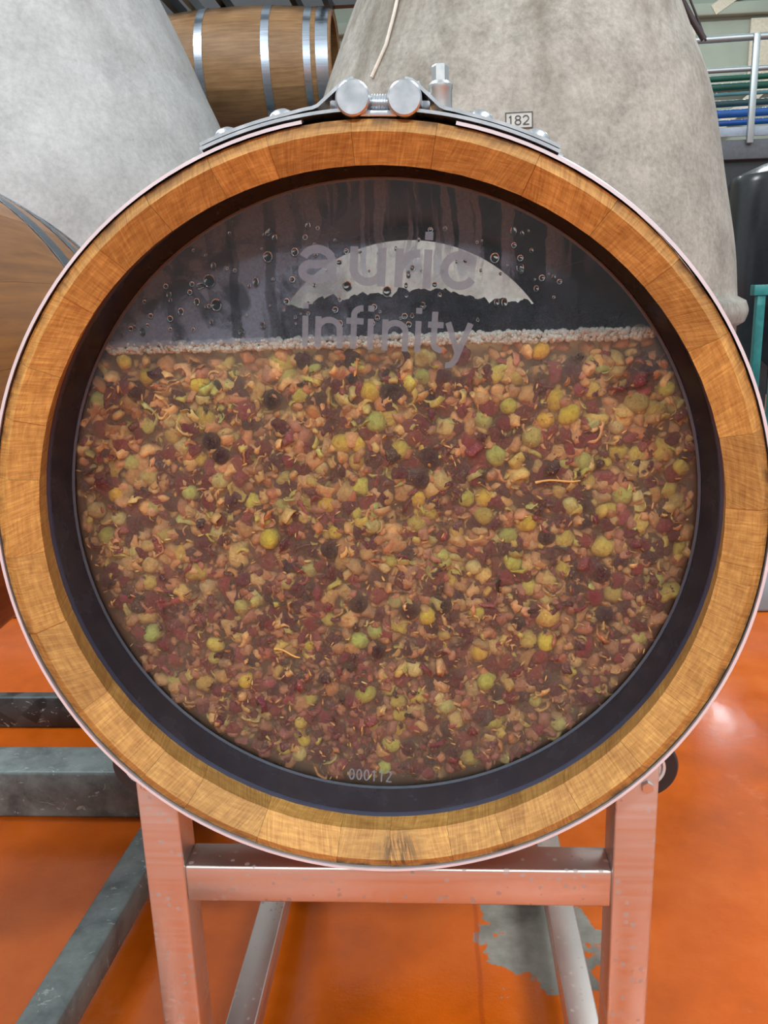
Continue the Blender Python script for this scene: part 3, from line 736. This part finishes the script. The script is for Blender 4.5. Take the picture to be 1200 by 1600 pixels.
# the juice itself: clear-to-cloudy layer next to the glass, dense must behind it
def level_poly(rad, z1, n=90):
    a = math.acos(z1/rad); return [(rad*math.sin(a+(2*PI-2*a)*i/n), rad*math.cos(a+(2*PI-2*a)*i/n)) for i in range(n+1)]
k = N('cloudy_juice')
vol = k.n('VolumePrincipled', {'Color': (.97, .84, .66, 1), 'Density': 27.0, 'Anisotropy': .2}).outputs[0]
k.t.links.new(vol, k.out.inputs['Volume'])
ju = slab('grape_juice', level_poly(Ri-.0035, ES-.0005), yb+.0004, yb+.030, k.m, None); ju.location = (0, 0, ZA)
tag(ju, 'cloudy amber grape juice behind the clear barrel head', 'juice', None, 'stuff')
k = N('dense_must'); v = k.coord(); f = k.noise(v, 60, 5, .65); zz = k.sep(v)[2]
top = k.ramp(f, [(.35, hexc(160, 112, 62)), (.65, hexc(206, 158, 92))]); bot = k.ramp(f, [(.35, hexc(96, 44, 48)), (.65, hexc(160, 96, 76))])
M['must'] = k.surf(k.bsdf(Base_Color=k.mix(k.vr(zz, .13, -.12), top, bot), Roughness=.6, Normal=k.bump(f, .5, .004)))
vs, fs = [], []; ysl = [yb+.031, .16, .25, .36, .465, .57, .68, .78, .838]
for y in ysl:
    rr_ = min(RO(y)-.0285, .30) if y > .11 else Ri-.003
    rr_ = min(rr_, Ri-.003) if y in (ysl[0], ysl[-1]) else rr_
    a = math.acos((ES-.005)/rr_); vs += [(rr_*math.sin(a+(2*PI-2*a)*i/60), y, rr_*math.cos(a+(2*PI-2*a)*i/60)) for i in range(61)]
for s in range(len(ysl)-1):
    for i in range(61): fs.append((s*61+i, s*61+(i+1) % 61, (s+1)*61+(i+1) % 61, (s+1)*61+i))
fs += [tuple(range(61)), tuple((len(ysl)-1)*61+i for i in range(61))]
mu = link('grape_must', mesh('grape_must', vs, fs), M['must']); mu.location = (0, 0, ZA)
tag(mu, 'dense mash of grapes and juice filling the barrel', 'grape must', None, 'stuff')
# floating cap of skins seen over the foam line
items = []
for i in range(520):
    y = R.uniform(.2, .83); x = R.uniform(-.24, .24); hgt = .036*math.exp(-(x/.16)**2)*min(1, (y-.1)/.3)
    z = ES-.004+R.uniform(0, 1)*max(.006, hgt)+.01*noise.noise(Vector((x*25, y*25, 0)))
    r = R.uniform(.009, .016); v, t = pl_np[i % 6]
    items.append((v, t, (x, y, z), r, rand_rot(), tuple(.45*q for q in jig(R.choice(INK+INK+PURP[:2]), .3)[:3])+(1,)))
scatter('floating_cap', items, M['bits'], 'dark floating cap of grape skins seen above the foam line', 'grape skins')
# foam
bub = bmesh.new(); bmesh.ops.create_icosphere(bub, subdivisions=2, radius=1); bm_ = bpy.data.meshes.new('bub'); bub.to_mesh(bm_); bub.free(); bub_np = np_mesh(bm_)
items = []; I3 = np.eye(3, dtype=np.float32); hw = math.sqrt((Ri-.004)**2-ES**2)
for i in range(2600):
    x = R.uniform(-hw, hw); r = R.choice((.0008, .0011, .0014, .0019, .0026)); band = .0068+.0016*noise.noise(Vector((x*30, 0, 0)))
    z = ES+R.uniform(-.35, .8)*band
    items.append((*bub_np, (x, yb+.0012+r+R.uniform(0, .006), z), r, I3, (1, 1, 1, 1)))
fo = scatter('foam', items, M['bubble'], 'line of pale foam along the top of the juice', 'foam')
bm_.materials.append(M['clear_bubble']); bm_.polygons.foreach_set('use_smooth', [True]*len(bm_.polygons))
for i, (x, z, r, wh) in enumerate(((0.2158, 0.1426, .0085, 'largest clear bubble at the right end of the foam line'), (0.1939, 0.1396, .0045, 'clear bubble left of the largest one in the foam'), (0.1084, 0.1411, .0044, 'clear bubble in the foam right of the engraved letters'), (-0.1743, 0.1414, .0034, 'clear bubble in the left half of the foam line'), (-0.1075, 0.1405, .0036, 'clear bubble in the foam left of the engraved letters'))):
    x = max(-hw+.012, min(hw-.008, x)); o = bpy.data.objects.new('foam_bubble', bm_); C.objects.link(o); o.location = (x, yb+.001+r, ZA+max(z, ES+r*.2)); o.scale = (r, r*.8, r*.85)
    tag(o, wh, 'bubble', 'large foam bubbles')

# ------------------------------------------------------------------ neighbouring barrel and its rack
LB, _ = barrel('wine_barrel', (-.737, -.12, .848), (0, 0, 0), 'brown varnished barrel on galvanised rack at the left edge', 'barrel', [M['oak_brown'], M['oak_brown'], M['oak_in']],
               26, .93, .2975, .350, .027, 5, ((.001, .05, .0), (.11, .145, 0), (.24, .275, 0), (.655, .695, 0), (.775, .805, 0), (.87, .929, 0)), True, M['hoop_dark'])
for yy in (.05, .86):
    for i in range(6):
        x0 = -.276+i*.092; x1 = x0+.0905; z0 = math.sqrt(max(.0001, .274**2-max(abs(x0), abs(x1))**2)); zt = math.sqrt(max(.0001, .274**2-min(abs(x0), abs(x1))**2))
        pts = [(x0, -math.sqrt(max(1e-5, .277**2-x0*x0))), (x1, -math.sqrt(max(1e-5, .277**2-x1*x1))), (x1, math.sqrt(max(1e-5, .277**2-x1*x1))), (x0, math.sqrt(max(1e-5, .277**2-x0*x0)))]
        slab('head_board', pts, yy, yy+.02, M['oak_brown'], LB)
RK = empty('barrel_rack', (0, 0, 0)); tag(RK, 'galvanised floor rack of square beams under the left barrel', 'rack')
box('crossbeam', (-1.15, .80, .0), (-.375, .90, .10), M['galv'], RK, .006)
box('crossbeam', (-1.15, -.35, .0), (-.375, -.25, .10), M['galv'], RK, .006)
link('rail', bar_mesh((-.497, -.25, .072), (-.440, .80, .072), .054, .054, .005), M['galv'], RK)
link('rail', bar_mesh((-1.06, -.25, .072), (-1.02, .80, .072), .054, .054, .005), M['galv'], RK)
for y in (.03, .56):
    box('post', (-1.09, y, .1), (-1.03, y+.06, .44), M['galv'], RK, .004)
    box('saddle_arm', (-1.03, y, .38), (-.74, y+.06, .44), M['galv'], RK, .004)
    for xx in (-.86, -.75): 
        zt = .848-math.sqrt(.3535**2-(xx+.01+.737)**2)
        box('saddle_block', (xx, y+.005, .44), (xx+.02, y+.055, zt), M['dark_steel'], RK)
B2 = bar('rack_beam', (-1.6, 1.17, .04), (-.30, 1.17, .04), .03, .08, M['shaded_galv'], None, .004); tag(B2, 'shade-toned galvanised beam lying on the floor behind the left rack', 'beam')

# ------------------------------------------------------------------ concrete tanks
def tank(name, loc, prof, mat, label):
    e = empty(name, loc); tag(e, label, 'tank'); o = lathe('shell', prof, mat, e, 96, 'Z', deg=60); return e
def smooth(prof, k=4):
    out = []
    for i in range(len(prof)-1):
        p0, p1, p2, p3 = (prof[max(0, min(len(prof)-1, i+d))] for d in (-1, 0, 1, 2))
        for t in np.linspace(0, 1, k, endpoint=False):
            out.append(tuple(.5*((2*p1[a])+(-p0[a]+p2[a])*t+(2*p0[a]-5*p1[a]+4*p2[a]-p3[a])*t*t+(-p0[a]+3*p1[a]-3*p2[a]+p3[a])*t**3) for a in (0, 1)))
    return out+[prof[-1]]
M['conc_r'] = mat_concrete('stained_concrete', hexc(126, 123, 114), hexc(176, 172, 163), hexc(92, 82, 66), .8)
M['conc_l'] = mat_concrete('pale_concrete', hexc(152, 154, 154), hexc(186, 188, 188), hexc(128, 124, 118), .35)
TR = tank('concrete_tank', (.322, 2.72, .14), [(0, 0), (.74, 0)]+smooth([(.76, .02), (.79, .3), (.805, .6), (.806, .685)])+smooth([(.832, .70), (.842, .735), (.832, .77)])+smooth([(.803, .785), (.785, .95), (.745, 1.15), (.685, 1.44), (.608, 1.64), (.525, 1.83), (.41, 2.05), (.33, 2.2)])+[(.30, 2.22), (0, 2.22)], M['conc_r'], 'stained grey concrete tank with number plate behind the clear-headed barrel')
TL = tank('concrete_tank', (-1.66, 2.8, .14), [(0, 0), (.62, 0)]+smooth([(.66, .02), (.85, .3), (.98, .7), (1.0, 1.0), (.965, 1.25), (.895, 1.46), (.845, 1.58), (.785, 1.73), (.70, 1.92), (.56, 2.2), (.4, 2.42)])+[(.36, 2.45), (0, 2.45)], M['conc_l'], 'pale grey conical concrete tank at the left, rising above the brown barrel')
# number plate
def plate_pt(u, v, d):
    x = u; z = v; r = np.interp(z-.14, [.95, 1.15, 1.44], [.785, .745, .685]); y = 2.72-math.sqrt(r*r-(x-.322)**2); return (x-.322, y-d-.0015-2.72, z-.14)
M['ink'] = mat_plain('black_paint', (.03, .03, .032), .6); M['plate'] = mat_plain('grey_plate', hexc(176, 174, 168), .6)
nx = 6; vs = []; fs = []
for d in (0, .003):
    for j in range(2):
        for i in range(nx+1): vs.append(plate_pt(.253+.077*i/nx, 1.413+.045*j, d))
o = 2*(nx+1)
for i in range(nx): fs += [(i, i+1, nx+2+i, nx+1+i), (o+i, o+nx+1+i, o+nx+2+i, o+i+1), (i, o+i, o+i+1, i+1), (nx+1+i, nx+2+i, o+nx+2+i, o+nx+1+i)]
fs += [(0, nx+1, o+nx+1, o), (nx, o+nx, o+2*nx+1, 2*nx+1)]
PL = link('number_plate', mesh('number_plate', vs, fs), M['plate'], TR); PL['label'] = 'small plate reading 182 in a black frame'
def ppt(u, v, d): return plate_pt(u, v, d+.003)
fr = [[(.254+.075*i/8, 1.4145) for i in range(9)], [(.254+.075*i/8, 1.4565) for i in range(9)], [(.2545, 1.413), (.2545, 1.458)], [(.3285, 1.413), (.3285, 1.458)]]
link('frame', stroke_mesh(fr, .0026, .001, ppt), M['ink'], PL)
for ch, x in zip('182', (.262, .279, .301)):
    link('digit', stroke_mesh(glyph(ch, x, x+(.012 if ch == '1' else .0185), 1.422, .027, .0032), .0032, .001, ppt), M['ink'], PL)
# rope and cable on the right tank
M['rope'] = mat_plain('white_rope', hexc(206, 200, 188), .8)
pts = []
for i in range(13):
    t = i/12; z = 2.15+(1.612-2.15)*t; r = np.interp(z-.14, [1.44, 1.64, 1.83, 2.05], [.685, .608, .525, .41]); dx = float(np.interp(z, [1.60, 1.70, 1.79, 2.15], [-.465, -.412, -.386, -.30])); dx = max(-r*.97, dx)
    pts.append((.322+dx, 2.72-math.sqrt(max(1e-4, r*r-dx*dx))-.012, z))
tag(tube('rope', pts, .0055, M['rope'], None, 8), 'thin white rope hanging down the left face of the stained tank', 'rope')
M['cable'] = mat_plain('dark_hose', (.035, .02, .024), .5)
tag(tube('hose', [(.80, 2.56, 2.05), (.852, 2.59, 1.93), (.880, 2.6, 1.885), (.917, 2.6, 1.825), (.960, 2.6, 1.762)], .0105, M['cable'], None, 10), 'dark hose hanging along the right shoulder of the stained tank', 'hose')
tag(tube('cable', [(.87, 2.6, 2.03), (.897, 2.62, 1.93), (.915, 2.62, 1.885), (.944, 2.62, 1.825), (.972, 2.62, 1.762)], .004, M['cable'], None, 8), 'thin dark cable beside the hose on the stained tank', 'cable')

# ------------------------------------------------------------------ barrel on a high rack between the tanks
BB, _ = barrel('wine_barrel', (-1.395, 4.2, 2.10), (0, 0, -PI/2), 'tan barrel lying on a high rack between the two concrete tanks', 'barrel', [M['oak_tan'], M['oak_tan'], M['oak_in']],
               22, .95, .268, .302, .027, 9, ((.002, .04, 0), (.06, .085, 0), (.28, .32, 0), (.61, .65, 0), (.815, .85, 0), (.875, .935, 0)), True, M['hoop_blue'])
slab('head_board', [(.245*math.sin(i*PI/20), .245*math.cos(i*PI/20)) for i in range(40)], .88, .90, M['oak_tan'], BB)
slab('head_board', [(.245*math.sin(i*PI/20), .245*math.cos(i*PI/20)) for i in range(40)], .05, .07, M['oak_tan'], BB)
BR = empty('barrel_rack', (0, 0, 0)); tag(BR, 'tall dark steel rack holding the tan barrel between the tanks', 'rack')
for x in (-1.75, -.14):
    for y in (3.93, 4.44): box('post', (x-.03, y-.03, .14), (x+.03, y+.03, 2.62), M['dark_steel'], BR)
for y in (3.98, 4.39): 
    box('beam', (-1.75, y-.025, 1.74), (-.14, y+.025, 1.80), M['dark_steel'], BR)
    box('beam', (-1.75, y-.03, 2.44), (-.14, y+.03, 2.52), M['dark_steel'], BR)
for x in (-1.3, -.55): box('saddle', (x, 3.95, 1.795), (x+.06, 4.42, 1.826), M['dark_steel'], BR)
box('shade_panel', (-1.75, 4.36, 2.52), (-.3, 4.40, 2.95), M['dark_steel'], BR)  # added dark sheet standing in for the shadows of further barrels
for x in (-1.28, -1.18, -1.02, -.66, -.5): box('bracket', (x, 3.93, 2.40), (x+.03, 4.44, 2.46), M['dark_steel'] if x != -1.18 else M['rail'], BR)

# ------------------------------------------------------------------ catwalk, pipes and machinery at the right
CW = empty('catwalk', (0, 0, 0)); tag(CW, 'grey steel catwalk with railing at the upper right', 'catwalk')
M['deck'] = mat_plain('grey_deck', hexc(98, 100, 106), .6)
box('deck', (1.2, 6.0, 1.80), (7, 7.2, 1.93), M['deck'], CW, .005)
box('toe_board', (1.2, 5.985, 1.95), (7, 6.0, 2.012), mat_plain('pale_blue_steel', hexc(158, 168, 184), .4), CW, .002)
tube('handrail', [(1.2, 6, 2.568), (7, 6, 2.66)], .024, M['rail'], CW, 12)
tube('midrail', [(1.2, 6, 2.375), (7, 6, 2.43)], .018, M['rail'], CW, 12)
for x in (1.5, 2.262, 3.1, 4.0, 5.0): box('railing_post', (x-.022, 5.96, 1.90), (x+.022, 5.99, 2.60), M['rail'], CW, .004)
box('dark_backing', (1.2, 6.06, 1.45), (7, 6.16, 1.80), M['dark_steel'], CW)  # added dark backing that fills the dark gap under the deck
for x in (2.9, 5.5): box('support_post', (x-.05, 6.3, 0), (x+.05, 6.4, 1.81), M['dark_steel'], CW)
pipes = [(2.445, .022, hexc(20, 92, 74), 'dark green'), (2.385, .026, hexc(16, 84, 70), 'deep green'), (2.335, .014, hexc(96, 150, 160), 'thin grey-green'), (2.27, .024, hexc(40, 78, 84), 'slate green'), (2.20, .03, hexc(36, 98, 176), 'bright blue'), (2.135, .022, hexc(26, 84, 164), 'strong blue'), (2.085, .017, hexc(60, 134, 140), 'teal'), (2.05, .012, hexc(150, 180, 186), 'pale teal')]
for z, r, c, nm in pipes:
    k = N('pipe_paint'); m = k.surf(k.bsdf(Base_Color=k.ramp(k.noise(k.coord(), 6), [(.3, c), (.7, tuple(min(1, q*1.2) for q in c))]), Roughness=.22, Coat_Weight=.6))
    tag(tube('pipe', [(1.2, 6.5, z-.03), (7, 6.5, z+.06)], r, m, None, 12), nm+' pipe running behind the catwalk railing', 'pipe', 'pipes along the catwalk')
M['blackt'] = mat_plain('black_glossy_steel', (.02, .021, .024), .22)
DT = empty('storage_tank', (1.98, 4.3, 0)); tag(DT, 'dark cylindrical tank standing under the catwalk at the right edge', 'tank')
lathe('shell', [(0, .36), (.16, .36), (.34, .62), (.36, .66), (.36, 1.46), (.34, 1.50), (.2, 1.56), (0, 1.58)], M['blackt'], DT, 48)
for i in range(4):
    a = PI/4+i*PI/2; box('leg', (.27*math.cos(a)-.02, .27*math.sin(a)-.02, 0), (.27*math.cos(a)+.02, .27*math.sin(a)+.02, .70), M['blackt'], DT)
lathe('lid', [(0, 1.57), (.12, 1.57), (.12, 1.60), (0, 1.62)], M['rail'], DT, 28)
M['teal'] = mat_plain('teal_paint', hexc(56, 142, 140), .4)
TF = empty('steel_frame', (0, 0, 0)); tag(TF, 'teal painted steel frame at the far right edge', 'frame')
for x in (1.62, 2.4):
    for y in (3.5, 3.75): box('post', (x-.02, y-.02, .14), (x+.02, y+.02, .93), M['teal'], TF, .003)
box('rail', (1.58, 3.47, .90), (2.44, 3.53, .95), M['teal'], TF, .003)
box('rail', (1.58, 3.72, .90), (2.44, 3.78, .95), M['teal'], TF, .003)
tube('pipe', [(1.66, 3.46, .2), (1.66, 3.44, .7), (1.68, 3.44, .80), (1.76, 3.44, .84), (2.3, 3.44, .84)], .018, M['teal'], TF, 10)
